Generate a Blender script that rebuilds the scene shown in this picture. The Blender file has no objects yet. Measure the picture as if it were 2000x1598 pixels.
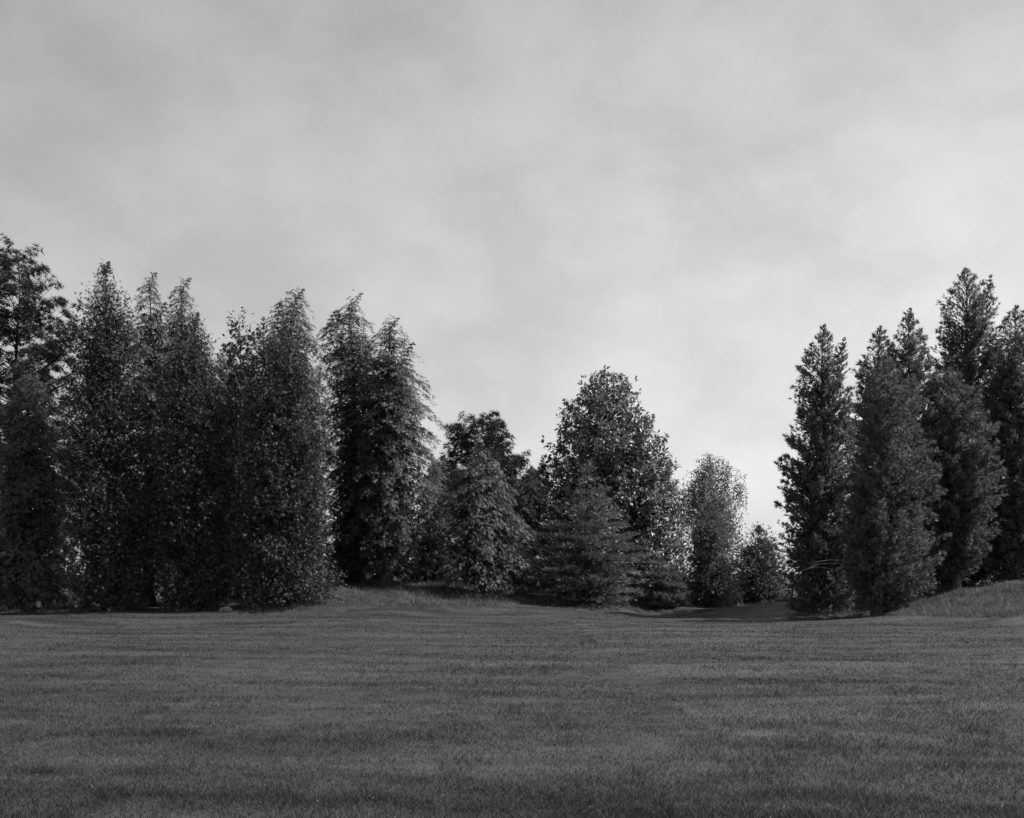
import bpy, math, random
import numpy as np

# ------------------------------------------------------------------ camera, world, sun, exposure
S = bpy.context.scene
C = S.collection
F = 2000.0            # focal length in photo pixels (photo is 2000 wide)
HY = 1120.0           # horizon row of the photograph
EYE = 1.6

cam_d = bpy.data.cameras.new("camera")
cam = bpy.data.objects.new("camera", cam_d)
C.objects.link(cam)
cam.location = (0, 0, EYE)
cam.rotation_euler = (math.radians(90), 0, 0)
cam_d.sensor_width = 36
cam_d.lens = 36 * F / 2000
cam_d.shift_y = (HY - 799) / 2000
cam_d.clip_end = 3000
S.camera = cam

SUN_EL = math.radians(52)
SUN_AZ = math.radians(90)     # clockwise from +Y (view direction) towards +X
sd = (math.sin(SUN_AZ) * math.cos(SUN_EL), math.cos(SUN_AZ) * math.cos(SUN_EL), math.sin(SUN_EL))
sun_d = bpy.data.lights.new("sun", 'SUN')
sun_d.energy = 5.0
sun_d.angle = math.radians(0.5)
sun_d.color = (1.0, 0.985, 0.96)
sun = bpy.data.objects.new("sun", sun_d)
C.objects.link(sun)
from mathutils import Vector
sun.rotation_euler = Vector(sd).to_track_quat('Z', 'Y').to_euler()
sun.location = (60, 40, 60)

W = bpy.data.worlds.new("World")
S.world = W
W.use_nodes = True
nt = W.node_tree
nt.nodes.clear()
N = nt.nodes.new
L = nt.links.new
out = N('ShaderNodeOutputWorld')
bg = N('ShaderNodeBackground')
bg.inputs['Strength'].default_value = 0.066
sky = N('ShaderNodeTexSky')
sky.sky_type = 'NISHITA'
sky.sun_disc = False
sky.sun_elevation = SUN_EL
sky.sun_rotation = SUN_AZ
sky.air_density = 1.0
sky.dust_density = 2.0
sky.ozone_density = 1.0
bw = N('ShaderNodeRGBToBW')                       # the plate is black-and-white
L(sky.outputs[0], bw.inputs[0])
tc = N('ShaderNodeTexCoord')
mp = N('ShaderNodeMapping')
mp.inputs['Scale'].default_value = (1.0, 1.0, 1.5)
mp.inputs['Rotation'].default_value = (0, 0.25, 0)
L(tc.outputs['Generated'], mp.inputs[0])
n1 = N('ShaderNodeTexNoise')
n1.inputs['Scale'].default_value = 7
n1.inputs['Detail'].default_value = 7
n1.inputs['Roughness'].default_value = 0.56
n1.inputs['Distortion'].default_value = 0.1
L(mp.outputs[0], n1.inputs['Vector'])
cr = N('ShaderNodeMapRange')
cr.interpolation_type = 'SMOOTHSTEP'
cr.inputs[1].default_value = 0.30
cr.inputs[2].default_value = 0.72
cr.inputs[3].default_value = 0.0
cr.inputs[4].default_value = 1.0
L(n1.outputs['Fac'], cr.inputs[0])
# thin cloud veil: a white layer mixed over the clear sky
veil = N('ShaderNodeMath'); veil.operation = 'MULTIPLY_ADD'
veil.inputs[1].default_value = 0.24
veil.inputs[2].default_value = 0.50
L(cr.outputs[0], veil.inputs[0])
mix = N('ShaderNodeMix'); mix.data_type = 'FLOAT'
L(veil.outputs[0], mix.inputs['Factor'])
L(bw.outputs[0], mix.inputs['A'])
# the veil is thicker, so brighter, towards the horizon, and scatters forward round the sun
sep = N('ShaderNodeSeparateXYZ'); L(tc.outputs['Generated'], sep.inputs[0])
hz = N('ShaderNodeMapRange'); hz.inputs[1].default_value = 0.0; hz.inputs[2].default_value = 0.62
hz.inputs[3].default_value = 9.9; hz.inputs[4].default_value = 3.7
L(sep.outputs['Z'], hz.inputs[0])
dt = N('ShaderNodeVectorMath'); dt.operation = 'DOT_PRODUCT'; dt.inputs[1].default_value = sd
L(tc.outputs['Generated'], dt.inputs[0])
ph = N('ShaderNodeMapRange'); ph.interpolation_type = 'SMOOTHSTEP'
ph.inputs[1].default_value = -0.3; ph.inputs[2].default_value = 1.0
ph.inputs[3].default_value = 0.85; ph.inputs[4].default_value = 1.6
L(dt.outputs['Value'], ph.inputs[0])
vb = N('ShaderNodeMath'); vb.operation = 'MULTIPLY'
L(hz.outputs[0], vb.inputs[0]); L(ph.outputs[0], vb.inputs[1])
L(vb.outputs[0], mix.inputs['B'])
L(mix.outputs['Result'], bg.inputs['Color'])
L(bg.outputs[0], out.inputs[0])

S.view_settings.view_transform = 'Standard'
S.view_settings.look = 'None'
S.view_settings.exposure = 0.65
S.view_settings.gamma = 1.0
S.view_settings.use_curve_mapping = False
S.render.engine = 'CYCLES'
S.cycles.max_bounces = 6
S.cycles.diffuse_bounces = 4
S.cycles.transmission_bounces = 4
S.cycles.caustics_reflective = False
S.cycles.caustics_refractive = False

rng = np.random.default_rng(11)


def world(px, py, d):
    return ((px - 1000) / F * d, d, EYE - (py - HY) / F * d)


# ------------------------------------------------------------------ noise
_T = np.random.default_rng(5).random((64, 64, 64)).astype(np.float32)


def vnoise(p):
    p = np.asarray(p, dtype=np.float64)
    i = np.floor(p).astype(int)
    f = p - i
    f = f * f * (3 - 2 * f)
    r = 0
    for dx in (0, 1):
        for dy in (0, 1):
            for dz in (0, 1):
                w = (f[:, 0] if dx else 1 - f[:, 0]) * (f[:, 1] if dy else 1 - f[:, 1]) * (f[:, 2] if dz else 1 - f[:, 2])
                r = r + w * _T[(i[:, 0] + dx) & 63, (i[:, 1] + dy) & 63, (i[:, 2] + dz) & 63]
    return r


# ------------------------------------------------------------------ materials (neutral greys: a black-and-white plate)
def mat(name):
    m = bpy.data.materials.new(name)
    m.use_nodes = True
    t = m.node_tree
    t.nodes.clear()
    o = t.nodes.new('ShaderNodeOutputMaterial')
    return m, t, o


def grey(v):
    return (v, v, v, 1)


def leaf_mat(name, lo, hi, rough=0.5, spec=0.35, trans=0.25, nscale=0.8):
    m, t, o = mat(name)
    n, l = t.nodes.new, t.links.new
    geo = n('ShaderNodeNewGeometry')
    tcd = n('ShaderNodeTexCoord')
    nz = n('ShaderNodeTexNoise'); nz.inputs['Scale'].default_value = nscale; nz.inputs['Detail'].default_value = 3
    l(tcd.outputs['Object'], nz.inputs['Vector'])
    add = n('ShaderNodeMath'); add.operation = 'ADD'
    l(geo.outputs['Random Per Island'], add.inputs[0]); l(nz.outputs['Fac'], add.inputs[1])
    mr = n('ShaderNodeMapRange')
    mr.inputs[1].default_value = 0.3; mr.inputs[2].default_value = 1.7
    mr.inputs[3].default_value = lo; mr.inputs[4].default_value = hi
    l(add.outputs[0], mr.inputs[0])
    p = n('ShaderNodeBsdfPrincipled')
    p.inputs['Roughness'].default_value = rough
    p.inputs['Specular IOR Level'].default_value = spec
    l(mr.outputs[0], p.inputs['Base Color'])
    tr = n('ShaderNodeBsdfTranslucent')
    l(mr.outputs[0], tr.inputs['Color'])
    mx = n('ShaderNodeMixShader'); mx.inputs[0].default_value = trans
    l(p.outputs[0], mx.inputs[1]); l(tr.outputs[0], mx.inputs[2])
    l(mx.outputs[0], o.inputs[0])
    return m


def bark_mat(name, lo, hi, sc=6):
    m, t, o = mat(name)
    n, l = t.nodes.new, t.links.new
    tcd = n('ShaderNodeTexCoord')
    mp_ = n('ShaderNodeMapping'); mp_.inputs['Scale'].default_value = (sc, sc, sc * 0.2)
    l(tcd.outputs['Object'], mp_.inputs[0])
    nz = n('ShaderNodeTexNoise'); nz.inputs['Scale'].default_value = 2; nz.inputs['Detail'].default_value = 6
    l(mp_.outputs[0], nz.inputs['Vector'])
    mr = n('ShaderNodeMapRange'); mr.inputs[1].default_value = .3; mr.inputs[2].default_value = .7
    mr.inputs[3].default_value = lo; mr.inputs[4].default_value = hi
    l(nz.outputs['Fac'], mr.inputs[0])
    p = n('ShaderNodeBsdfPrincipled'); p.inputs['Roughness'].default_value = 0.9
    p.inputs['Specular IOR Level'].default_value = 0.2
    l(mr.outputs[0], p.inputs['Base Color'])
    b = n('ShaderNodeBump'); b.inputs['Strength'].default_value = .8; b.inputs['Distance'].default_value = .03
    l(nz.outputs['Fac'], b.inputs['Height']); l(b.outputs[0], p.inputs['Normal'])
    l(p.outputs[0], o.inputs[0])
    return m


def turf_mat(name, lo, hi, island, trans=0.0):
    """grass colour: drier and lusher streaks lying across the slope, finer mottling, per-blade change"""
    m, t, o = mat(name)
    n, l = t.nodes.new, t.links.new
    geo = n('ShaderNodeNewGeometry')
    # mowing passes sweep round in wide arcs: polar coordinates about a point beyond the trees
    off = n('ShaderNodeVectorMath'); off.operation = 'SUBTRACT'; off.inputs[1].default_value = (2.0, 62.0, 0)
    l(geo.outputs['Position'], off.inputs[0])
    sp = n('ShaderNodeSeparateXYZ'); l(off.outputs[0], sp.inputs[0])
    cb = n('ShaderNodeCombineXYZ'); l(sp.outputs['X'], cb.inputs[0]); l(sp.outputs['Y'], cb.inputs[1])
    ln_ = n('ShaderNodeVectorMath'); ln_.operation = 'LENGTH'; l(cb.outputs[0], ln_.inputs[0])
    at = n('ShaderNodeMath'); at.operation = 'ARCTAN2'; l(sp.outputs['X'], at.inputs[0]); l(sp.outputs['Y'], at.inputs[1])
    pol = n('ShaderNodeCombineXYZ'); l(ln_.outputs['Value'], pol.inputs[0]); l(at.outputs[0], pol.inputs[1])
    mp_ = n('ShaderNodeMapping'); mp_.inputs['Scale'].default_value = (0.5, 4.0, 1)
    l(pol.outputs[0], mp_.inputs[0])
    a = n('ShaderNodeTexNoise'); a.inputs['Scale'].default_value = 1.5; a.inputs['Detail'].default_value = 6
    a.inputs['Roughness'].default_value = .62; a.inputs['Distortion'].default_value = .5
    l(mp_.outputs[0], a.inputs['Vector'])
    b = n('ShaderNodeTexNoise'); b.inputs['Scale'].default_value = 2.6; b.inputs['Detail'].default_value = 5
    l(geo.outputs['Position'], b.inputs['Vector'])
    s1 = n('ShaderNodeMath'); s1.operation = 'MULTIPLY_ADD'; s1.inputs[1].default_value = 2.6
    l(a.outputs['Fac'], s1.inputs[0]); l(b.outputs['Fac'], s1.inputs[2])
    s2 = n('ShaderNodeMath'); s2.operation = 'MULTIPLY_ADD'; s2.inputs[1].default_value = island
    l(geo.outputs['Random Per Island'], s2.inputs[0]); l(s1.outputs[0], s2.inputs[2])
    mr = n('ShaderNodeMapRange')
    mr.inputs[1].default_value = 1.38; mr.inputs[2].default_value = 2.22 + island
    mr.inputs[3].default_value = lo; mr.inputs[4].default_value = hi
    l(s2.outputs[0], mr.inputs[0])
    p = n('ShaderNodeBsdfPrincipled'); p.inputs['Roughness'].default_value = 0.6
    p.inputs['Specular IOR Level'].default_value = 0.25
    l(mr.outputs[0], p.inputs['Base Color'])
    if trans:
        tr = n('ShaderNodeBsdfTranslucent'); l(mr.outputs[0], tr.inputs['Color'])
        mx = n('ShaderNodeMixShader'); mx.inputs[0].default_value = trans
        l(p.outputs[0], mx.inputs[1]); l(tr.outputs[0], mx.inputs[2]); l(mx.outputs[0], o.inputs[0])
    else:
        l(p.outputs[0], o.inputs[0])
    return m


M = dict(
    thuja=leaf_mat('arborvitae_foliage', .035, .080, .55, .2, .22),
    cedar=leaf_mat('cedar_foliage', .09, .17, .55, .35, .4),
    hemlock=leaf_mat('hemlock_foliage', .05, .11, .5, .35, .35),
    fir=leaf_mat('fir_foliage', .08, .22, .42, .5, .25),
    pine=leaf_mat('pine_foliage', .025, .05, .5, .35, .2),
    magnolia=leaf_mat('magnolia_foliage', .085, .185, .40, .55, .28),
    birch=leaf_mat('birch_foliage', .14, .23, .5, .35, .5),
    soft=leaf_mat('feathery_foliage', .08, .15, .6, .3, .4),
    shrub=leaf_mat('leafy_foliage', .04, .08, .45, .4, .35),
    bark=bark_mat('bark', .025, .085),
    birchbark=bark_mat('birch_bark', .12, .45, 4),
    deadwood=bark_mat('dead_wood', .3, .5),
    stone=bark_mat('pale_stone', .10, .22, 5),
    turf=turf_mat('turf', .014, .054, 0),
    blade=turf_mat('grass_blades', .010, .076, .5, .35),
    rough=turf_mat('rough_grass', .05, .15, .6, .4),
    flower=leaf_mat('clover_flower', .25, .45, .6, .2, .2),
)


# ------------------------------------------------------------------ mesh helpers
def make_mesh(name, verts, tris, material, parent=None, smooth=False):
    verts = np.ascontiguousarray(verts, dtype=np.float32)
    tris = np.ascontiguousarray(tris, dtype=np.int32)
    me = bpy.data.meshes.new(name)
    me.vertices.add(len(verts))
    me.vertices.foreach_set('co', verts.ravel())
    k = tris.shape[1]
    me.loops.add(tris.size)
    me.loops.foreach_set('vertex_index', tris.ravel())
    me.polygons.add(len(tris))
    me.polygons.foreach_set('loop_start', np.arange(0, tris.size, k, dtype=np.int32))
    me.polygons.foreach_set('loop_total', np.full(len(tris), k, dtype=np.int32))
    if smooth:
        me.polygons.foreach_set('use_smooth', np.ones(len(tris), dtype=bool))
    me.update(calc_edges=True)
    me.materials.append(material)
    o = bpy.data.objects.new(name, me)
    C.objects.link(o)
    if parent:
        o.parent = parent
    return o


def norm(v):
    return v / np.maximum(np.linalg.norm(v, axis=-1, keepdims=True), 1e-9)


def stamp(tpl, P, U, Nn, size):
    """copies of a small leaf template at points P, along U, facing Nn"""
    tv, tf = tpl
    U = norm(U)
    V = norm(np.cross(Nn, U))
    Nn = np.cross(U, V)
    s = np.asarray(size)[:, None, None]
    v = P[:, None, :] + s * (tv[None, :, 0:1] * U[:, None, :] + tv[None, :, 1:2] * V[:, None, :] + tv[None, :, 2:3] * Nn[:, None, :])
    k = len(tv)
    f = tf[None] + (np.arange(len(P)) * k)[:, None, None]
    return v.reshape(-1, 3), f.reshape(-1, 3)


def tri_tpl(tris):
    v = np.array(tris, dtype=float).reshape(-1, 3)
    return v, np.arange(len(v)).reshape(-1, 3)


def blade2(a, b, w):
    """a thin triangle from a to b, w wide at its base"""
    a, b = np.array(a, float), np.array(b, float)
    d = b - a
    s = np.array([-d[1], d[0], 0]); s = s / (np.linalg.norm(s) + 1e-9) * w / 2
    return [a - s, a + s, b]


TPL = {}
TPL['thuja'] = tri_tpl([blade2((0, 0, 0), (1, 0, -.12), .26), blade2((.1, 0, 0), (.8, .42, -.05), .24), blade2((.1, 0, 0), (.75, -.42, .08), .24)])
TPL['cedar'] = tri_tpl([blade2((0, 0, 0), (1, 0, .14), .22), blade2((.1, 0, 0), (.8, .32, .12), .22), blade2((.1, 0, 0), (.7, -.34, -.14), .22)])
_s = [blade2((0, 0, 0), (1, 0, -.1), .12)]
for _x, _l in ((.12, .36), (.48, .30)):
    for _q in (-1, 1):
        _s.append(blade2((_x, 0, 0), (_x + _l * .75, _q * _l, -.12), .15))
TPL['sprig'] = tri_tpl(_s)
_s = [blade2((0, 0, 0), (1, 0, .06), .16)]
for _x, _l in ((.1, .34), (.4, .28)):
    for _q in (-1, 1):
        _s.append(blade2((_x, 0, 0), (_x + _l * .9, _q * _l, .05), .17))
TPL['fir'] = tri_tpl(_s)
_r = np.random.default_rng(3)
_s = []
for _i in range(10):
    _a = _i * 2.399; _c = .15 + .8 * _r.random()
    _q = math.sqrt(1 - _c * _c)
    _s.append(blade2((0, 0, 0), (_c, _q * math.cos(_a), _q * math.sin(_a)), .13))
TPL['tuft'] = tri_tpl(_s)
TPL['leaf'] = (np.array([(0, 0, 0), (.45, .23, .06), (1, 0, -.08), (.45, -.23, .06), (.5, 0, -.02)], float),
               np.array([(0, 4, 1), (1, 4, 2), (2, 4, 3), (3, 4, 0)]))
TPL['small'] = (np.array([(0, 0, 0), (.5, .32, .03), (1, 0, -.1), (.5, -.32, .03)], float), np.array([(0, 1, 2), (0, 2, 3)]))


def tubes(paths, radii, sides=5):
    """paths: list of (k,3) arrays, radii: list of (k,) arrays -> verts, quads"""
    V, Q, base = [], [], 0
    ang = np.arange(sides) * 2 * math.pi / sides
    for p, r in zip(paths, radii):
        p = np.asarray(p, float)
        tg = norm(np.gradient(p, axis=0))
        ref = np.where(np.abs(tg[:, 2:3]) > .9, np.array([[1., 0, 0]]), np.array([[0, 0, 1.]]))
        a = norm(np.cross(tg, ref)); b = np.cross(tg, a)
        ring = p[:, None] + np.asarray(r)[:, None, None] * (np.cos(ang)[None, :, None] * a[:, None] + np.sin(ang)[None, :, None] * b[:, None])
        V.append(ring.reshape(-1, 3))
        k = len(p)
        i = np.arange(k - 1)[:, None] * sides; j = np.arange(sides)[None]
        jn = (j + 1) % sides
        q = np.stack([i + j, i + jn, i + sides + jn, i + sides + j], -1).reshape(-1, 4) + base
        Q.append(q)
        base += k * sides
    return np.concatenate(V), np.concatenate(Q)


# ------------------------------------------------------------------ trees: where they stand and their outlines (photo rows / columns)
# kind, label, category, group, trunk column, distance, base row, outline rows (row, left, right)
TREES = [
    ('pine', 'pine_tree', 'tall dark pine with tufted open branches at the far left edge', 'pine tree', None, 22, 47, 1192,
     [(470, 5, 48), (520, -20, 95), (590, -40, 142), (680, -60, 152), (800, -70, 142), (950, -60, 138), (1150, -50, 145)]),
    ('hemlock', 'hemlock_tree', 'drooping hemlock low in front of the far left pine', 'hemlock', 'hemlocks in the left tree row', 55, 42, 1202,
     [(690, 52, 62), (800, 0, 116), (900, -30, 138), (1000, -40, 148), (1100, -50, 155), (1192, -50, 150)]),
    ('thuja', 'arborvitae_tree', 'leftmost and tallest of the three dense columnar arborvitae on the left', 'arborvitae', 'columnar arborvitae in the left tree row', 212, 41, 1190,
     [(514, 203, 209), (560, 185, 222), (600, 165, 250), (680, 150, 266), (800, 140, 276), (1000, 135, 280), (1120, 140, 280), (1185, 155, 268)]),
    ('hemlock', 'hemlock_tree', 'hemlock with a nodding tip just right of the tallest arborvitae', 'hemlock', 'hemlocks in the left tree row', 290, 46, 1186,
     [(528, 288, 298), (570, 270, 312), (640, 262, 330), (760, 250, 345), (1000, 244, 352), (1130, 250, 350)]),
    ('hemlock', 'hemlock_tree', 'feathery hemlock tip rising behind the middle arborvitae', 'hemlock', 'hemlocks in the left tree row', 350, 47, 1186,
     [(538, 348, 358), (580, 330, 378), (640, 315, 398), (760, 300, 420), (980, 295, 430), (1130, 300, 425)]),
    ('thuja', 'arborvitae_tree', 'middle and shortest of the three columnar arborvitae on the left', 'arborvitae', 'columnar arborvitae in the left tree row', 380, 41, 1191,
     [(613, 377, 384), (660, 350, 408), (720, 330, 425), (850, 312, 442), (1000, 308, 446), (1100, 310, 446), (1187, 328, 440)]),
    ('shrub', 'leafy_tree', 'thin twiggy leafy treetop in the dip right of the middle arborvitae', 'tree', None, 466, 48, 1180,
     [(598, 458, 474), (650, 440, 500), (700, 430, 512), (800, 430, 500)]),
    ('cedar', 'cedar_tree', 'dark bushy conifer filling the gap between the middle and right arborvitae', 'cedar', None, 450, 50, 1176,
     [(672, 440, 458), (720, 415, 490), (800, 400, 505), (1000, 398, 508), (1165, 410, 500)]),
    ('thuja', 'arborvitae_tree', 'rightmost of the three columnar arborvitae, beside the grassy bank', 'arborvitae', 'columnar arborvitae in the left tree row', 552, 41, 1180,
     [(640, 540, 562), (680, 510, 595), (760, 484, 612), (900, 470, 630), (1050, 468, 643), (1130, 474, 640), (1176, 490, 628)]),
    ('hemlock', 'hemlock_tree', 'hemlock with a slanting tip rising behind the rightmost arborvitae', 'hemlock', 'hemlocks in the left tree row', 576, 45.5, 1178,
     [(560, 574, 590), (600, 535, 606), (650, 510, 625), (720, 490, 640), (900, 485, 652), (1130, 490, 650)]),
    ('hemlock', 'hemlock_tree', 'tall hemlock with two drooping tips left of the stepped feathery one', 'hemlock', 'hemlocks in the left tree row', 690, 47.5, 1136,
     [(568, 682, 696), (610, 652, 710), (650, 630, 730), (720, 620, 760), (850, 628, 780), (1000, 640, 800), (1110, 650, 800), (1132, 660, 790)]),
    ('hemlock', 'hemlock_tree', 'broad feathery hemlock at the right end of the tall left row', 'hemlock', 'hemlocks in the left tree row', 752, 46, 1134,
     [(616, 752, 768), (660, 725, 800), (705, 715, 815), (760, 700, 832), (850, 690, 852), (950, 678, 850), (1040, 676, 850), (1120, 690, 815), (1131, 695, 800)]),
    ('hemlock', 'hemlock_tree', 'small hemlock tucked under the right end of the tall left row', 'hemlock', 'low hemlocks on the bank', 848, 50, 1137,
     [(905, 845, 855), (960, 815, 882), (1040, 805, 898), (1110, 800, 905), (1133, 805, 900)]),
    ('pine', 'pine_tree', 'open tufted pine top against the sky between the hemlocks and magnolia', 'pine tree', None, 948, 53, 1158,
     [(808, 925, 972), (840, 870, 985), (880, 866, 1000), (900, 866, 1040), (935, 850, 1060), (1000, 850, 1070)]),
    ('hemlock', 'hemlock_tree', 'low broad hemlock in front of the open tufted pine', 'hemlock', 'low hemlocks on the bank', 940, 46, 1160,
     [(868, 938, 952), (920, 900, 985), (980, 862, 1012), (1060, 840, 1040), (1120, 832, 1048), (1155, 860, 1025)]),
    ('soft', 'conifer_tree', 'soft dark conifer between the low hemlock and the silvery fir', 'conifer', None, 1038, 51, 1162,
     [(915, 1030, 1046), (960, 995, 1075), (1050, 985, 1085), (1140, 990, 1090)]),
    ('magnolia', 'magnolia_tree', 'broad pyramidal magnolia with glossy large leaves in the centre', 'magnolia', None, 1190, 53, 1176,
     [(726, 1168, 1208), (750, 1145, 1230), (790, 1118, 1242), (815, 1108, 1264), (860, 1085, 1295), (920, 1060, 1308), (1000, 1050, 1340), (1080, 1055, 1352), (1120, 1075, 1340), (1160, 1120, 1290)]),
    ('fir', 'fir_tree', 'silvery fir with tiered branches standing in front of the magnolia', 'fir', 'firs before the magnolia', 1150, 46, 1174,
     [(905, 1147, 1154), (960, 1110, 1185), (1020, 1064, 1224), (1080, 1030, 1250), (1130, 1018, 1252), (1168, 1045, 1240)]),
    ('fir', 'fir_tree', 'very low spreading fir at the right foot of the magnolia', 'fir', 'firs before the magnolia', 1292, 47, 1184,
     [(1092, 1282, 1302), (1120, 1255, 1330), (1160, 1235, 1350), (1180, 1240, 1345)]),
    ('birch', 'weeping_birch_tree', 'pale weeping birch with hanging twigs right of the magnolia', 'birch', None, 1388, 56, 1172,
     [(880, 1370, 1400), (902, 1345, 1425), (925, 1326, 1446), (950, 1318, 1452), (1000, 1315, 1452), (1060, 1325, 1445), (1100, 1330, 1435)]),
    ('soft', 'conifer_tree', 'pale feathery young conifer in front of the weeping birch', 'conifer', None, 1384, 48, 1189,
     [(985, 1376, 1394), (1040, 1345, 1425), (1100, 1330, 1448), (1150, 1325, 1455), (1182, 1345, 1440)]),
    ('soft', 'conifer_tree', 'small pale flat-topped conifer in the gap left of the right-hand cedars', 'conifer', None, 1482, 51, 1177,
     [(1030, 1474, 1492), (1060, 1448, 1515), (1100, 1430, 1535), (1150, 1420, 1545), (1174, 1430, 1540)]),
    ('cedar', 'cedar_tree', 'leftmost tapering cedar of the right group with a forked tip', 'cedar', 'cedars in the right group', 1604, 41.5, 1196,
     [(638, 1604, 1612), (680, 1580, 1636), (730, 1562, 1650), (800, 1552, 1660), (880, 1540, 1668), (950, 1528, 1672), (1050, 1532, 1670), (1130, 1536, 1668), (1188, 1548, 1655)]),
    ('cedar', 'cedar_tree', 'front cedar of the right group with its short trunk on the lawn', 'cedar', 'cedars in the right group', 1715, 38.5, 1207,
     [(700, 1718, 1738), (760, 1692, 1785), (850, 1675, 1805), (950, 1660, 1822), (1050, 1652, 1828), (1120, 1658, 1822), (1166, 1684, 1772)]),
    ('cedar', 'cedar_tree', 'cedar with a thin spiky tip behind the front cedar on its left', 'cedar', 'cedars in the right group', 1716, 44.5, 1180,
     [(640, 1714, 1724), (690, 1690, 1742), (725, 1668, 1750), (800, 1662, 1770), (1000, 1660, 1790), (1140, 1680, 1770)]),
    ('cedar', 'cedar_tree', 'taller spire-tipped cedar just behind the front cedar on its right', 'cedar', 'cedars in the right group', 1776, 43, 1182,
     [(606, 1772, 1781), (650, 1748, 1800), (720, 1725, 1825), (850, 1722, 1835), (1000, 1725, 1830), (1120, 1740, 1815)]),
    ('cedar', 'cedar_tree', 'cedar with a bare lower trunk on the rough grassy bank', 'cedar', 'cedars in the right group', 1866, 42.5, 1168,
     [(722, 1838, 1868), (780, 1815, 1900), (870, 1812, 1935), (960, 1815, 1945), (1040, 1828, 1940), (1090, 1838, 1912), (1115, 1852, 1892)]),
    ('cedar', 'conifer_tree', 'tallest tree on the right with a ragged forked top', 'conifer', None, 1886, 47, 1150,
     [(526, 1878, 1890), (570, 1850, 1925), (620, 1836, 1945), (680, 1825, 1960), (800, 1815, 1980), (1000, 1820, 1990), (1100, 1830, 1980)]),
    ('cedar', 'cedar_tree', 'dark conifer cut off by the right edge', 'cedar', None, 1985, 45, 1148,
     [(600, 1975, 1990), (660, 1938, 2030), (800, 1922, 2060), (1000, 1925, 2060), (1120, 1935, 2050)]),
    ('hemlock', 'hemlock_tree', 'shadowed hemlock behind the bare-trunked cedar', 'hemlock', None, 1850, 52, 1146,
     [(760, 1845, 1855), (850, 1800, 1900), (1000, 1780, 1930), (1130, 1780, 1940)]),
]

# ------------------------------------------------------------------ ground height
ctrl = []
for t in TREES:
    x, y, z = world(t[5], t[7], t[6])
    ctrl.append((x, y, z))
for d in (3, 8, 14, 20, 26, 31):
    for k in (-1.0, -.5, 0, .5, 1.0):
        ctrl.append((k * (d * .55 + 4), d, 0.0))
for px, py, d in ((100, 1205, 38), (300, 1204, 37.8), (500, 1203, 38), (640, 1184, 41), (700, 1172, 42), (660, 1142, 45), (800, 1172, 42.5), (750, 1152, 44.5), (900, 1180, 42), (1050, 1186, 42), (700, 1196, 38.5), (900, 1202, 38),
                  (820, 1150, 46), (1200, 1196, 42), (1540, 1176, 44.5), (1600, 1180, 44.3), (1450, 1189, 44), (1380, 1199, 43), (1290, 1208, 41), (1290, 1203, 44), (1484, 1216, 38.5), (1600, 1211, 38.5), (1390, 1217, 38), (1530, 1200, 41.5), (1420, 1208, 41.5), (1600, 1219, 35), (1760, 1216, 34),
                  (1900, 1226, 31.5), (1960, 1226, 31), (1800, 1190, 38), (1930, 1150, 40), (1880, 1172, 38), (2000, 1140, 41), (2000, 1230, 30)):
    ctrl.append(world(px, py, d))
for x in (-60, -30, 0, 30, 60):
    ctrl.append((x, 62, .2)); ctrl.append((x * 1.4, 85, -.5)); ctrl.append((x, -12, 0))
for y in (10, 25, 40):
    ctrl.append((-45, y, .3)); ctrl.append((48, y, 1.0 if y > 30 else .3))
ctrl = np.array(ctrl)


def ground_z(x, y):
    x = np.asarray(x, float); y = np.asarray(y, float)
    o = np.empty(len(x))
    for s in range(0, len(x), 40000):
        xs, ys = x[s:s + 40000], y[s:s + 40000]
        d2 = (xs[:, None] - ctrl[None, :, 0]) ** 2 + (ys[:, None] - ctrl[None, :, 1]) ** 2 + .25
        w = d2 ** -2.0
        o[s:s + 40000] = (w * ctrl[None, :, 2]).sum(1) / w.sum(1)
    far = np.clip((np.hypot(x, y - 30) - 55) / 60, 0, 1)
    o = o * (1 - far) - 1.2 * far
    und = vnoise(np.stack([x * .16 + 3, y * .3, x * 0], 1)) - .5
    und2 = vnoise(np.stack([x * .5 + 31, y * 1.1, x * 0 + 4], 1)) - .5
    return o + (und * .10 + und2 * .05) * (1 - far)


gx = np.concatenate([-np.geomspace(1500, 46, 14), np.arange(-44, 45, .55), np.geomspace(46, 1500, 14)])
gy = np.concatenate([-np.geomspace(1500, 10, 12), np.arange(-8, 64, .45), np.geomspace(66, 2200, 16)])
GX, GY = np.meshgrid(gx, gy)
gz = ground_z(GX.ravel(), GY.ravel())
gv = np.stack([GX.ravel(), GY.ravel(), gz], 1)
nx, ny = len(gx), len(gy)
i = (np.arange(ny - 1)[:, None] * nx + np.arange(nx - 1)[None]).ravel()
lawn = make_mesh('lawn', gv, np.stack([i, i + 1, i + nx + 1, i + nx], 1), M['turf'], smooth=True)
lawn['kind'] = 'structure'


# ------------------------------------------------------------------ tree builder
STY = dict(
    #        branches, rise, sprays/branch base, size, tmin
    thuja=dict(nb=400, spr=74, size=.145, tmin=.35),
    cedar=dict(nb=310, spr=58, size=.19, tmin=.30),
    hemlock=dict(nb=220, spr=56, size=.225, tmin=.15),
    fir=dict(nb=200, spr=56, size=.22, tmin=.25),
    soft=dict(nb=260, spr=60, size=.20, tmin=.15),
    pine=dict(nb=150, spr=60, size=.23, tmin=.3),
    magnolia=dict(nb=520, spr=60, size=.235, tmin=.38),
    birch=dict(nb=130, spr=240, size=.115, tmin=.2),
    shrub=dict(nb=80, spr=34, size=.2, tmin=.3),
)
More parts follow.
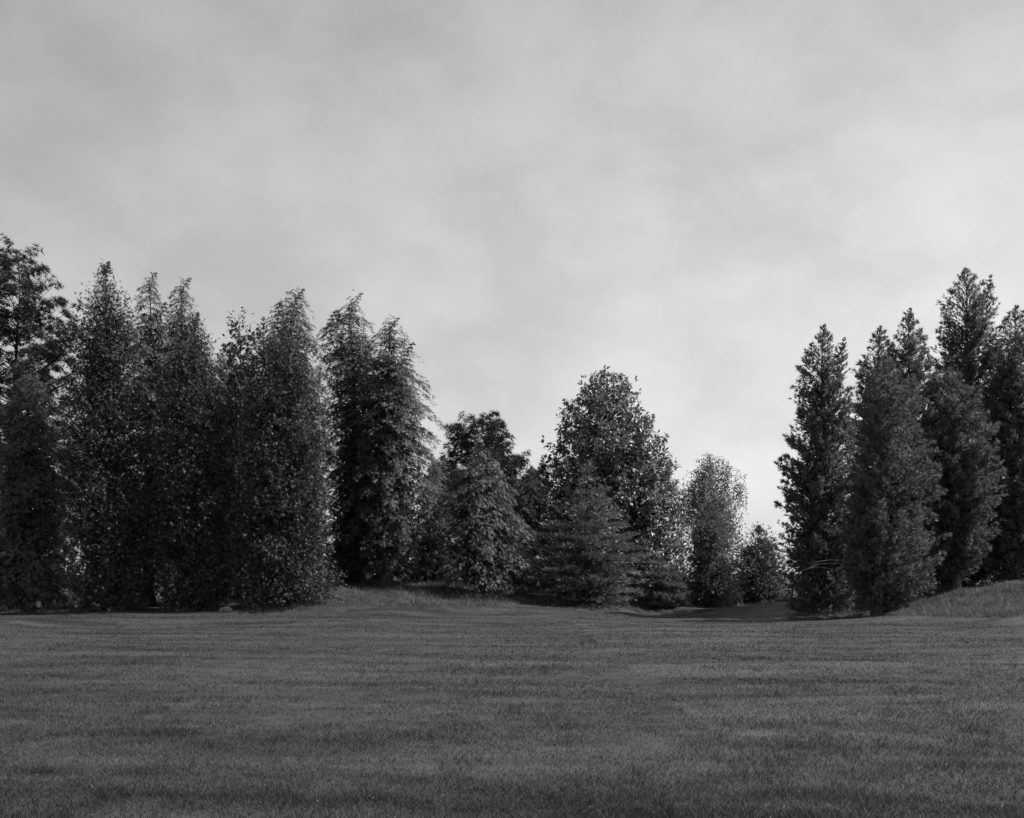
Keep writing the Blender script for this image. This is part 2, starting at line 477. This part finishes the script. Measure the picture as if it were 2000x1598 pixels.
# second leaders (trunk column, base row) -> (column, row) of their tips
FORK = {(1604, 1196): [(1641, 668)], (690, 1136): [(640, 606)], (552, 1180): [(512, 628)], (1866, 1169): [(1905, 760)],
        (1866, 1168): [(1905, 760)], (1886, 1150): [(1928, 545), (1846, 628)], (752, 1134): [(790, 668)], (290, 1186): [(318, 590)], (576, 1178): [(540, 590)]}
TALLY = 0


def build_tree(kind, name, label, cat, group, px, d, base, prof, seed):
    global TALLY
    r = np.random.default_rng(1000 + seed)
    st = STY[kind]
    bx, by, bz = world(px, base, d)
    bz = float(ground_z([bx], [by])[0]) - .03
    root = bpy.data.objects.new(name, None)
    C.objects.link(root)
    root.location = (bx, by, bz)
    root.empty_display_size = .5
    root['label'] = label
    root['category'] = cat
    if group:
        root['group'] = group

    pr = np.array(prof, float)
    zz = EYE - (pr[:, 0] - HY) / F * d - bz
    xl = (pr[:, 1] - 1000) / F * d - bx
    xr = (pr[:, 2] - 1000) / F * d - bx
    o = np.argsort(zz)
    zz, xl, xr = zz[o], xl[o], xr[o]
    H = zz[-1]
    zlo = zz[0]

    def axis(z):
        w = np.clip((z / H - .35) / .65, 0, 1) ** 1.5
        return np.interp(z, zz, (xl + xr) / 2) * w

    def rad(z, ca, sa):
        ax = axis(z)
        l_, r_ = np.interp(z, zz, xl), np.interp(z, zz, xr)
        rR = np.maximum(r_ - ax, .05); rL = np.maximum(ax - l_, .05)
        rx = np.where(ca > 0, rR, rL)
        rd = np.minimum(.5 * (rR + rL), 2.6)
        return 1 / np.sqrt((ca / rx) ** 2 + (sa / rd) ** 2)

    hw = np.interp(np.linspace(zlo, H, 200), zz, xr - xl) / 2
    rmax = hw.max()
    area = (hw.mean() * 2) * (H - zlo)
    # branch tips
    nb = int(st['nb'] * np.clip(area / 20, .5, 1.8))
    zs = np.linspace(zlo, H - .03, 400)
    wz = np.interp(zs, zz, (xr - xl) / 2) + (.03 if kind == 'hemlock' else .12) * rmax
    cdf = np.cumsum(wz); cdf /= cdf[-1]
    zt = np.interp((np.arange(nb) + r.random(nb)) / nb, cdf, zs)
    az_ = r.random(nb)
    if kind == 'fir':
        step = .50
        zt = np.floor(zt / step) * step + r.normal(0, .075, nb) + .2 * (vnoise(np.stack([az_ * 9, zt * 0, zt * 3], 1)) - .5)
        zt = np.clip(zt, zlo, H - .05)
    az = np.arange(nb) * 2.39996 + r.normal(0, .35, nb)
    ca, sa = np.cos(az), np.sin(az)
    R = rad(zt, ca, sa)
    lump = vnoise(np.stack([ca * 1.5 + seed * 7.3, sa * 1.5 + 9, zt * .75], 1)) - .5
    lumpA = dict(thuja=.5, cedar=.45, hemlock=.55, fir=.4, soft=.3, pine=.5, magnolia=.13, birch=.9, shrub=.5)[kind]
    Lb = R * (1.02 + lumpA * lump + r.normal(0, dict(hemlock=.13, cedar=.09, fir=.1, pine=.16, birch=.16).get(kind, .06), nb)) * r.uniform(.9, 1.04, nb)
    hf = (zt - zlo) / (H - zlo)
    if kind == 'hemlock':                      # loose, gappy tops
        Lb = Lb * np.where(hf > .72, r.uniform(.6, 1.28, nb), 1)
    Lb = np.clip(Lb, .05, R * 1.16 + .05)
    if kind in ('hemlock', 'cedar'):          # a few branches stick out
        stick = r.random(nb) < (.12 if kind == 'cedar' else 0)
        Lb = np.where(stick, Lb * r.uniform(1.05, 1.18, nb), Lb)
    hfrac = (zt - zlo) / (H - zlo)

    def curve(bi, t):
        """point and slope of branch bi at t (0 trunk .. 1 tip)"""
        l_ = Lb[bi]
        if kind in ('thuja',):
            dz = l_ * .7 * (t ** .9 - 1)
        elif kind == 'cedar':
            dz = l_ * .8 * (t - 1) + l_ * .1 * np.sin(t * 3)
        elif kind == 'hemlock':
            up = .45 * hfrac[bi] + .15
            dz = l_ * (up * t - (up + .28) * t * t + .28)
            dz = dz - .10 * t * t
        elif kind == 'fir':
            dz = l_ * (-.30 * t + .22 * t * t + .08) + l_ * .5 * (hfrac[bi] ** 2) * (t - 1)
        elif kind == 'soft':
            dz = l_ * (.35 * (t - 1))
        elif kind == 'pine':
            dz = l_ * .55 * (t ** 1.3 - 1)
        elif kind == 'magnolia':
            dz = l_ * .75 * (t - 1)
        elif kind == 'birch':
            dz = l_ * (1.25 * t - .95 * t * t - .30)
        else:
            dz = l_ * .9 * (t - 1)
        z = zt[bi] + dz
        z = np.maximum(z, .08)
        zb = np.clip(zt[bi], 0, H)
        ax = axis(zb)
        wob = .06 * l_ * np.sin(t * 5 + bi)
        x = ax + ca[bi] * l_ * t - sa[bi] * wob
        y = sa[bi] * l_ * t + ca[bi] * wob
        return np.stack([x, y, z], -1)

    # sprays along the branches
    per = np.maximum(3, (st['spr'] * (.35 + .9 * Lb / max(rmax, .3)) * r.uniform(.7, 1.3, nb))).astype(int)
    if kind == 'hemlock':
        per = np.where(hf > .8, np.maximum(3, per * .6), per).astype(int)
    per = np.where(sa > .35, np.maximum(3, per * .6), per).astype(int)      # the far side is a little thinner
    bi = np.repeat(np.arange(nb), per)
    n = len(bi)
    t = 1 - (1 - st['tmin']) * r.random(n) ** (1.35 if kind in ('thuja', 'cedar', 'magnolia') else 1.0)
    P = curve(bi, t)
    radial = np.stack([ca[bi], sa[bi], np.zeros(n)], -1)
    side = np.stack([-sa[bi], ca[bi], np.zeros(n)], -1)
    up = np.array([0, 0, 1.0])
    sg = r.choice([-1., 1.], n)
    q = r.random(n)
    rn = r.normal(0, 1, (n, 3))
    size = st['size'] * r.uniform(.65, 1.25, n)
    size *= np.clip(.6 + .4 * (Lb[bi] / .9), .55, 1)
    if kind == 'thuja':
        rc = np.minimum(.22, .25 * Lb[bi] + .05)
        P = P + rn * rc[:, None] * np.array([1, 1, 1.2])
        D = radial * .7 + up * r.normal(-.05, .5, n)[:, None] + r.normal(0, .55, (n, 3))
        Nn = radial * .5 + up * .5 + r.normal(0, .7, (n, 3))
        tpl = TPL['thuja']
    elif kind == 'cedar':
        rc = np.minimum(.24, .3 * Lb[bi] + .02) * (1.15 - t)      # plumes that narrow to their tips
        P = P + rn * rc[:, None]
        D = radial * .7 + up * r.normal(.55, .3, n)[:, None] + r.normal(0, .42, (n, 3))
        Nn = r.normal(0, 1, (n, 3)) + up * .4 + radial * .3
        tpl = TPL['cedar']
    elif kind == 'hemlock':
        wid = np.minimum(.45 * Lb[bi] * (1 - t) ** .8 + .05, .75)
        off = wid * q
        P = P + side * (sg * off)[:, None] + radial * (off * .55)[:, None] - up * (off * .35 + .12 * q * t)[:, None] + rn * .03
        D = radial * .75 + side * (sg * (.75 * (1 - t) + .15))[:, None] - up * r.uniform(.25, .95, n)[:, None] + rn * .2
        Nn = up * .8 + radial * .5 + r.normal(0, .35, (n, 3))
        tpl = TPL['sprig']
    elif kind == 'fir':
        wid = np.minimum(.5 * Lb[bi] * (1 - t) + .10, .8)
        off = wid * q
        P = P + side * (sg * off)[:, None] + radial * (off * .6)[:, None] + rn * .04
        D = radial * .8 + side * (sg * (.75 * (1 - t) + .1))[:, None] + up * r.normal(.28, .2, n)[:, None] + rn * .15
        Nn = up + r.normal(0, .45, (n, 3))
        tpl = TPL['fir']
    elif kind == 'soft':
        P = P + rn * .16
        D = radial * .6 + up * r.normal(.2, .5, n)[:, None] + rn * .5
        Nn = up * .6 + r.normal(0, .7, (n, 3))
        tpl = TPL['cedar']
    elif kind == 'pine':
        # tufts on short twigs around the outer half of the branch
        tw = np.floor(t * 5)
        key = bi * 7.7 + tw * 3.1 + 10
        cx = np.stack([vnoise(np.stack([key * .917 + a_, key * .531, key * .277], 1)) for a_ in (.3, 20.7, 40.1)], 1) - .5
        P = curve(bi, np.minimum((tw + .9) / 5, 1)) + cx * (np.minimum(1.3, .9 * Lb[bi]) * (1.15 - t))[:, None] + rn * np.array([.11, .11, .085])
        D = radial * .6 + up * .7 + rn * .5
        Nn = r.normal(0, 1, (n, 3))
        tpl = TPL['tuft']
    elif kind == 'magnolia':
        # leaves in whorls at twig ends
        wh = 6
        m = n // wh
        sel = r.permutation(n)[:m]
        Pc = P[sel] + rn[sel] * np.minimum(.15, .2 * Lb[bi[sel]] + .03)[:, None]
        rad_ = radial[sel]
        P = np.repeat(Pc, wh, 0)
        rad_ = np.repeat(rad_, wh, 0)
        n = len(P)
        D = rad_ * .5 + up * r.normal(-.1, .5, n)[:, None] + r.normal(0, .75, (n, 3))
        Nn = up * .8 + rad_ * .5 + r.normal(0, .5, (n, 3))
        P = P + norm(D) * .05
        size = st['size'] * r.uniform(.7, 1.25, n)
        tpl = TPL['leaf']
    elif kind == 'birch':
        # strands hang from the branches
        drop = r.random(n) ** 1.2
        key = np.floor(t * 7) + bi * 10
        ln = .7 + 2.0 * vnoise(np.stack([key * .73, key * .31, key * 0], 1))
        tq = np.floor(t * 7) / 7 + .07
        P = curve(bi, np.clip(tq, 0, 1))
        P = P - up * (drop * ln)[:, None] + rn * np.array([.06, .06, .03]) + radial * (.1 * drop)[:, None]
        P[:, 2] = np.maximum(P[:, 2], .4)
        D = -up * .9 + rn * .5
        Nn = r.normal(0, 1, (n, 3)) + radial * .4
        gap = vnoise(np.stack([P[:, 0] * 1.6 + 4, P[:, 1] * 1.6, P[:, 2] * .45], 1)) > .43     # strands bunch, sky shows between
        P, D, Nn, size = P[gap], D[gap], Nn[gap], size[gap]
        n = len(P)
        tpl = TPL['small']
    else:
        P = P + rn * .14
        D = r.normal(0, .6, (n, 3)) + radial * .4 + up * .2
        Nn = up * .7 + r.normal(0, .6, (n, 3))
        tpl = TPL['small']
        size = size * 1.1
    if kind in ('thuja', 'cedar', 'hemlock', 'soft'):
        # hollows between the boughs
        g = .65 * vnoise(P * 1.05 + seed * 5.1) + .35 * vnoise(P * 2.4 + seed * 2.7 + 11)
        gate = {'thuja': .35, 'cedar': .33, 'hemlock': .36, 'soft': .3}[kind]
        keep_ = (g > gate) | (r.random(n) < .12)
        P, D, Nn, size = P[keep_], D[keep_], Nn[keep_], size[keep_]
        n = len(P)
    P[:, 2] = np.maximum(P[:, 2], .10)

    # oversized sprays added inside the crown to darken it and block light gaps
    if kind in ('thuja', 'cedar', 'hemlock', 'magnolia', 'fir', 'soft'):
        m = int(n * .09)
        bc = r.choice(nb, m, p=Lb / Lb.sum())
        tc_ = r.uniform(.1, .62, m)
        Pc = curve(bc, tc_) + r.normal(0, .12, (m, 3))
        ok = ((Pc[:, 2] - zlo) / (H - zlo) < r.uniform(.72, .95, m)) & (Pc[:, 2] > .35)
        m = int(ok.sum())
        P = np.concatenate([P, Pc[ok]])
        D = np.concatenate([D, r.normal(0, 1, (m, 3))])
        Nn = np.concatenate([Nn, r.normal(0, 1, (m, 3))])
        size = np.concatenate([size, st['size'] * r.uniform(1.8, 2.6, m)])
    # nodding leader / spike sprays at the tip of the tree
    v, f = stamp(tpl, P, D, Nn, size)
    v[:, 2] = np.maximum(v[:, 2], .02)
    extra_paths, extra_r = [], []

    lead = []
    if kind in ('hemlock', 'cedar', 'thuja', 'fir', 'soft'):
        k = 40
        tt = np.linspace(0, 1, k)
        ll, bend = {'hemlock': (1.3, .42), 'cedar': (.8, .08), 'thuja': (.7, .12), 'fir': (.6, 0), 'soft': (.5, .05)}[kind]
        sgn = 1 if (seed % 3) else .55
        leads = [(axis(np.array([H - ll]))[0], axis(np.array([H]))[0], H, ll, .05)]
        for fx, fy in FORK.get((px, base), []):
            X_ = (fx - 1000) / F * d - bx
            leads.append((X_ * .8 + axis(np.array([H * .7]))[0] * .2, X_, EYE - (fy - HY) / F * d - bz, 1.7, -.3))
        for xa, xb, hz_, l2, yo in leads:
            lx = xa * (1 - tt) + (xb + bend * sgn * .4) * tt + bend * sgn * (tt ** 2.2 - .4 * tt)
            lz = hz_ - l2 + l2 * tt + .08 - bend * .35 * tt ** 4
            LP = np.stack([lx, yo + .05 * np.sin(tt * 3), lz], -1)
            extra_paths.append(LP[::6]); extra_r.append(np.linspace(.022, .006, len(LP[::6])))
            rep = 5 if l2 < 1.5 else 12
            P2 = np.repeat(LP, rep, 0)
            t2 = np.repeat(tt, rep)
            # short side fronds, gathered in whorls with gaps between them
            wh = np.floor(t2 * 9)
            a2 = wh * 2.4 + r.integers(0, 4, k * rep) * 1.57 + r.normal(0, .15, k * rep)
            wide = (.42 if kind == 'hemlock' else .24) * (1.6 if l2 > 1.5 else 1)
            reach = r.uniform(0, 1, k * rep) * wide * (1.08 - t2)
            hang = kind == 'hemlock'
            P2[:, 2] = np.interp((wh + .5) / 9, tt, lz)
            P2 = P2 + np.stack([np.cos(a2) * reach, np.sin(a2) * reach, reach * (-.15 - .5 * reach if hang else .8)], -1)
            D2 = np.stack([np.cos(a2) + (.35 if hang else 0), np.sin(a2), np.full(k * rep, -.8 if hang else 1.2)], -1)
            D2 = D2 + r.normal(0, .25, D2.shape)
            v2, f2 = stamp(tpl, P2, D2, r.normal(0, 1, (k * rep, 3)) + up, st['size'] * r.uniform(.5, .95, k * rep) * (1.05 - t2 * .35))
            f = np.concatenate([f, f2 + len(v)]); v = np.concatenate([v, v2])

    crown = make_mesh('crown', v, f, M[kind], root)
    TALLY += len(f)

    # trunk, following the leaning axis
    tr_r = {'birch': .12, 'shrub': .06, 'soft': .09, 'fir': .13}.get(kind, .2) * np.clip(H / 10, .5, 1.3)
    k = 14
    tz = np.linspace(0, H * .97, k)
    tp = np.stack([axis(tz) + .03 * np.sin(tz * 1.3 + seed), .03 * np.cos(tz * 1.1 + seed), tz], -1)
    tp[0, 2] = -.12
    rr = tr_r * (1 - tz / H) ** 1.25 + .010
    rr[0] *= 1.5
    tv, tq_ = tubes([tp], [rr], 10)
    make_mesh('trunk', tv, tq_, M['birchbark' if kind == 'birch' else 'bark'], root, smooth=True)
    # limbs
    tt = np.linspace(0, .93, 5)
    order = np.argsort(-Lb)
    paths, rads = [], []
    for b in range(nb):
        pth = curve(np.full(5, b), tt)
        paths.append(pth)
        rads.append(np.linspace(.012 + .012 * Lb[b], .005, 5))
    big = set()
    if kind in ('pine', 'shrub', 'birch', 'magnolia') :
        big = set(order[:12].tolist())
        for b in sorted(big):
            v_, q_ = tubes([paths[b]], [rads[b] * 2.0], 6)
            make_mesh('branch', v_, q_, M['birchbark' if kind == 'birch' else 'bark'], root, smooth=True)
    rest = [b for b in range(nb) if b not in big]
    v_, q_ = tubes([paths[b] for b in rest] + extra_paths, [rads[b] for b in rest] + extra_r, 3)
    bw_ = make_mesh('branchwork', v_, q_, M['bark'], root, smooth=True)
    bw_['kind'] = 'stuff'
    TALLY += 2 * len(q_)
    return root


roots = []
for s, t in enumerate(TREES):
    kind, name, label, cat, group, px, d, base, prof = t
    roots.append(build_tree(kind, name, label, cat, group, px, d, base, prof, s))

# pale dead twigs showing on the left flank of the leftmost right-hand cedar
cedar_root = roots[22]
for pts in ([(1500, 1106), (1596, 1099), (1630, 1095), (1668, 1101)], [(1585, 1112), (1600, 1104), (1655, 1100)],
            [(1618, 1152), (1634, 1139), (1652, 1128)], [(1578, 1114), (1598, 1109), (1625, 1112)]):
    w = np.array([world(px, py, 39.7) for px, py in pts[0 if pts[0][0] > 1510 else 1:]])
    w[:, 1] += np.linspace(.6, -.1, len(w))
    kk = np.linspace(0, 1, 12)
    src = np.linspace(0, 1, len(w))
    p = np.stack([np.interp(kk, src, w[:, c]) for c in range(3)], 1)
    p[:, 2] += .04 * np.sin(kk * 3.1)
    p -= np.array(cedar_root.location)
    v_, q_ = tubes([p], [np.linspace(.010, .004, 12)], 5)
    make_mesh('dead_branch', v_, q_, M['deadwood'], cedar_root, smooth=True)

# ------------------------------------------------------------------ pale stones and a soil lip at the foot of the arborvitae
def stone(px, py, d, size, label, seed):
    r = np.random.default_rng(seed)
    x, y, _ = world(px, py, d)
    z = float(ground_z([x], [y])[0])
    u = np.linspace(0, 2 * math.pi, 15)[:-1]; w = np.linspace(.08, math.pi - .08, 8)
    UU, WW = np.meshgrid(u, w)
    p = np.stack([np.sin(WW) * np.cos(UU), np.sin(WW) * np.sin(UU), np.cos(WW)], -1).reshape(-1, 3)
    k = .75 + .5 * vnoise(p * 1.6 + seed * 3.3)
    p = p * k[:, None] * np.array([1.0, .7, .6]) * size
    i_ = np.arange(7)[:, None] * 14; j_ = np.arange(14)[None]; jn = (j_ + 1) % 14
    q = np.stack([i_ + j_, i_ + 14 + j_, i_ + 14 + jn, i_ + jn], -1).reshape(-1, 4)
    o = make_mesh('stone', p, q, M['stone'])
    o.location = (x, y, z + size * .05)
    o['label'] = label; o['category'] = 'stone'
    return o


stone(440, 1188, 39.6, .27, 'pale stone at the right foot of the middle columnar arborvitae', 3)

# ------------------------------------------------------------------ the shaded thicket behind the rows
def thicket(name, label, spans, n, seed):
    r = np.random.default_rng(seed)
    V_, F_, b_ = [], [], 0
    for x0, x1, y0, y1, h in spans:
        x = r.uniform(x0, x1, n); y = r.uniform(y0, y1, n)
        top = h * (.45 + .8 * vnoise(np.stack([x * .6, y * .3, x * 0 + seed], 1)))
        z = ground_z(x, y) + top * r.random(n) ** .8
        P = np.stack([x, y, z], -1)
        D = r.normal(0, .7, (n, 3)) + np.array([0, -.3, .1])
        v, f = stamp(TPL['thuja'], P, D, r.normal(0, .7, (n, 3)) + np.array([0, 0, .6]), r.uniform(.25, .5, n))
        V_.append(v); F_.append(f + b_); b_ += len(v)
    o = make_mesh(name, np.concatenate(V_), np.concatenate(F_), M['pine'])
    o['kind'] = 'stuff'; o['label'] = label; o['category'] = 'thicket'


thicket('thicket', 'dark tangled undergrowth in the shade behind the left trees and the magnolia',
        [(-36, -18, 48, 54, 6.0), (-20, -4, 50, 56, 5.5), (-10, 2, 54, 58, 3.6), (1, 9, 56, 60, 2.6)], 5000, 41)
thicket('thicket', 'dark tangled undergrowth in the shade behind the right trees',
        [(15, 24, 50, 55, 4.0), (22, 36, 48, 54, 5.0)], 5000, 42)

# ------------------------------------------------------------------ grass
soil = []
for t in TREES:
    x, y, z = world(t[5], t[7], t[6])
    low = t[8][-1]
    soil.append((x, y, (low[2] - low[1]) / 2 / F * t[6]))
soil = np.array(soil)


def grass(name, n, d0, d1, pw, half, hgt, wid, material, label, keep=None, seed=1):
    r = np.random.default_rng(seed)
    u = r.random(n)
    e = 1 - pw
    d = (d0 ** e + u * (d1 ** e - d0 ** e)) ** (1 / e)
    x = r.uniform(-1, 1, n) * half * (d + 1.5)
    if keep is not None:
        k = keep(x, d, r)
        x, d = x[k], d[k]
        n = len(x)
    z = ground_z(x, d)
    clump = vnoise(np.stack([x * .45, d * 1.0, x * 0 + 2], 1)) * .6 + vnoise(np.stack([x * 3, d * 3, x * 0 + 7], 1)) * .5
    h = hgt * (.45 + .9 * clump) * r.uniform(.6, 1.3, n)
    tall = np.clip((vnoise(np.stack([x * 2.1 + 50, d * 2.6, x * 0 + 9], 1)) - .60) * 6, 0, 1)
    h = h * (1 + .6 * tall)                                  # weeds and missed tufts
    w = wid * np.maximum(1, d / 9) * r.uniform(.7, 1.3, n)
    a = r.uniform(0, 2 * math.pi, n)
    la = r.uniform(0, 2 * math.pi, n)
    lean = r.uniform(.2, 1.5, n) * h
    P = np.stack([x, d, z - .005], -1)
    s = np.stack([np.cos(a), np.sin(a), a * 0], -1) * (w / 2)[:, None]
    tip = P + np.stack([np.cos(la) * lean, np.sin(la) * lean, h], -1)
    v = np.stack([P - s, P + s, tip], 1).reshape(-1, 3)
    o = make_mesh(name, v, np.arange(len(v)).reshape(-1, 3), material)
    o['kind'] = 'stuff'
    o['label'] = label
    o['category'] = 'grass'
    return o


def lawn_keep(x, d, r):
    k = np.ones(len(x), bool)
    for sx, sy, sr in soil:
        q = np.hypot(x - sx, (d - sy))
        k &= ~((q < sr * .8) & (r.random(len(x)) < .85))
    return k


grass('lawn_grass', 500000, 5.6, 50, 1.55, .58, .031, .0060, M['blade'], 'short mown grass of the lawn running from the foreground to the trees', lawn_keep, 21)


def bank_keep(x, d, r):
    pxx = 1000 + F * x / d
    zz = ground_z(x, d)
    py = HY + (EYE - zz) / d * F
    right = (x > 10.5 + (39 - d) * .35) & (zz > .10) & (x > 12)
    left = (x < 2) & (zz > .28) & (d > 39) & (r.random(len(x)) < .35)
    foot = np.zeros(len(x), bool)                      # uncut fringe round the skirts of the trees
    for sx, sy, sr in soil:
        q = np.hypot(x - sx, d - sy) / sr
        foot |= (q > .75) & (q < 1.0 + .35 * r.random(len(x)))
    tuft = vnoise(np.stack([x * 1.3, d * 1.3, x * 0 + 5], 1))
    return right | left | (foot & (tuft > .42) & (r.random(len(x)) < .75))


grass('rough_grass', 340000, 29, 52, 1.01, .58, .15, .006, M['rough'], 'longer unmown grass on the banks at the foot of the trees', bank_keep, 22)

# white clover heads dotted through the lawn
r = np.random.default_rng(77)
n = 110
u = r.random(n)
d = (6 ** -.6 + u * (40 ** -.6 - 6 ** -.6)) ** (1 / -.6)
x = r.uniform(-1, 1, n) * .55 * d
P = np.stack([x, d, ground_z(x, d) + .045], -1)
ico_v, ico_f = TPL['tuft']
v, f = stamp((np.array([(0, 0, 1), (0, 0, -1), (1, 0, 0), (-1, 0, 0), (0, 1, 0), (0, -1, 0)], float),
              np.array([(0, 2, 4), (0, 4, 3), (0, 3, 5), (0, 5, 2), (1, 4, 2), (1, 3, 4), (1, 5, 3), (1, 2, 5)])),
             P, np.tile([1., 0, 0], (n, 1)), np.tile([0, 0, 1.], (n, 1)), r.uniform(.003, .0065, n) * np.clip(d / 14, 1, 2))
o = make_mesh('clover_flower', v, f, M['flower'])
o['kind'] = 'stuff'
o['label'] = 'tiny white flowers dotted through the mown lawn'
o['category'] = 'flowers'
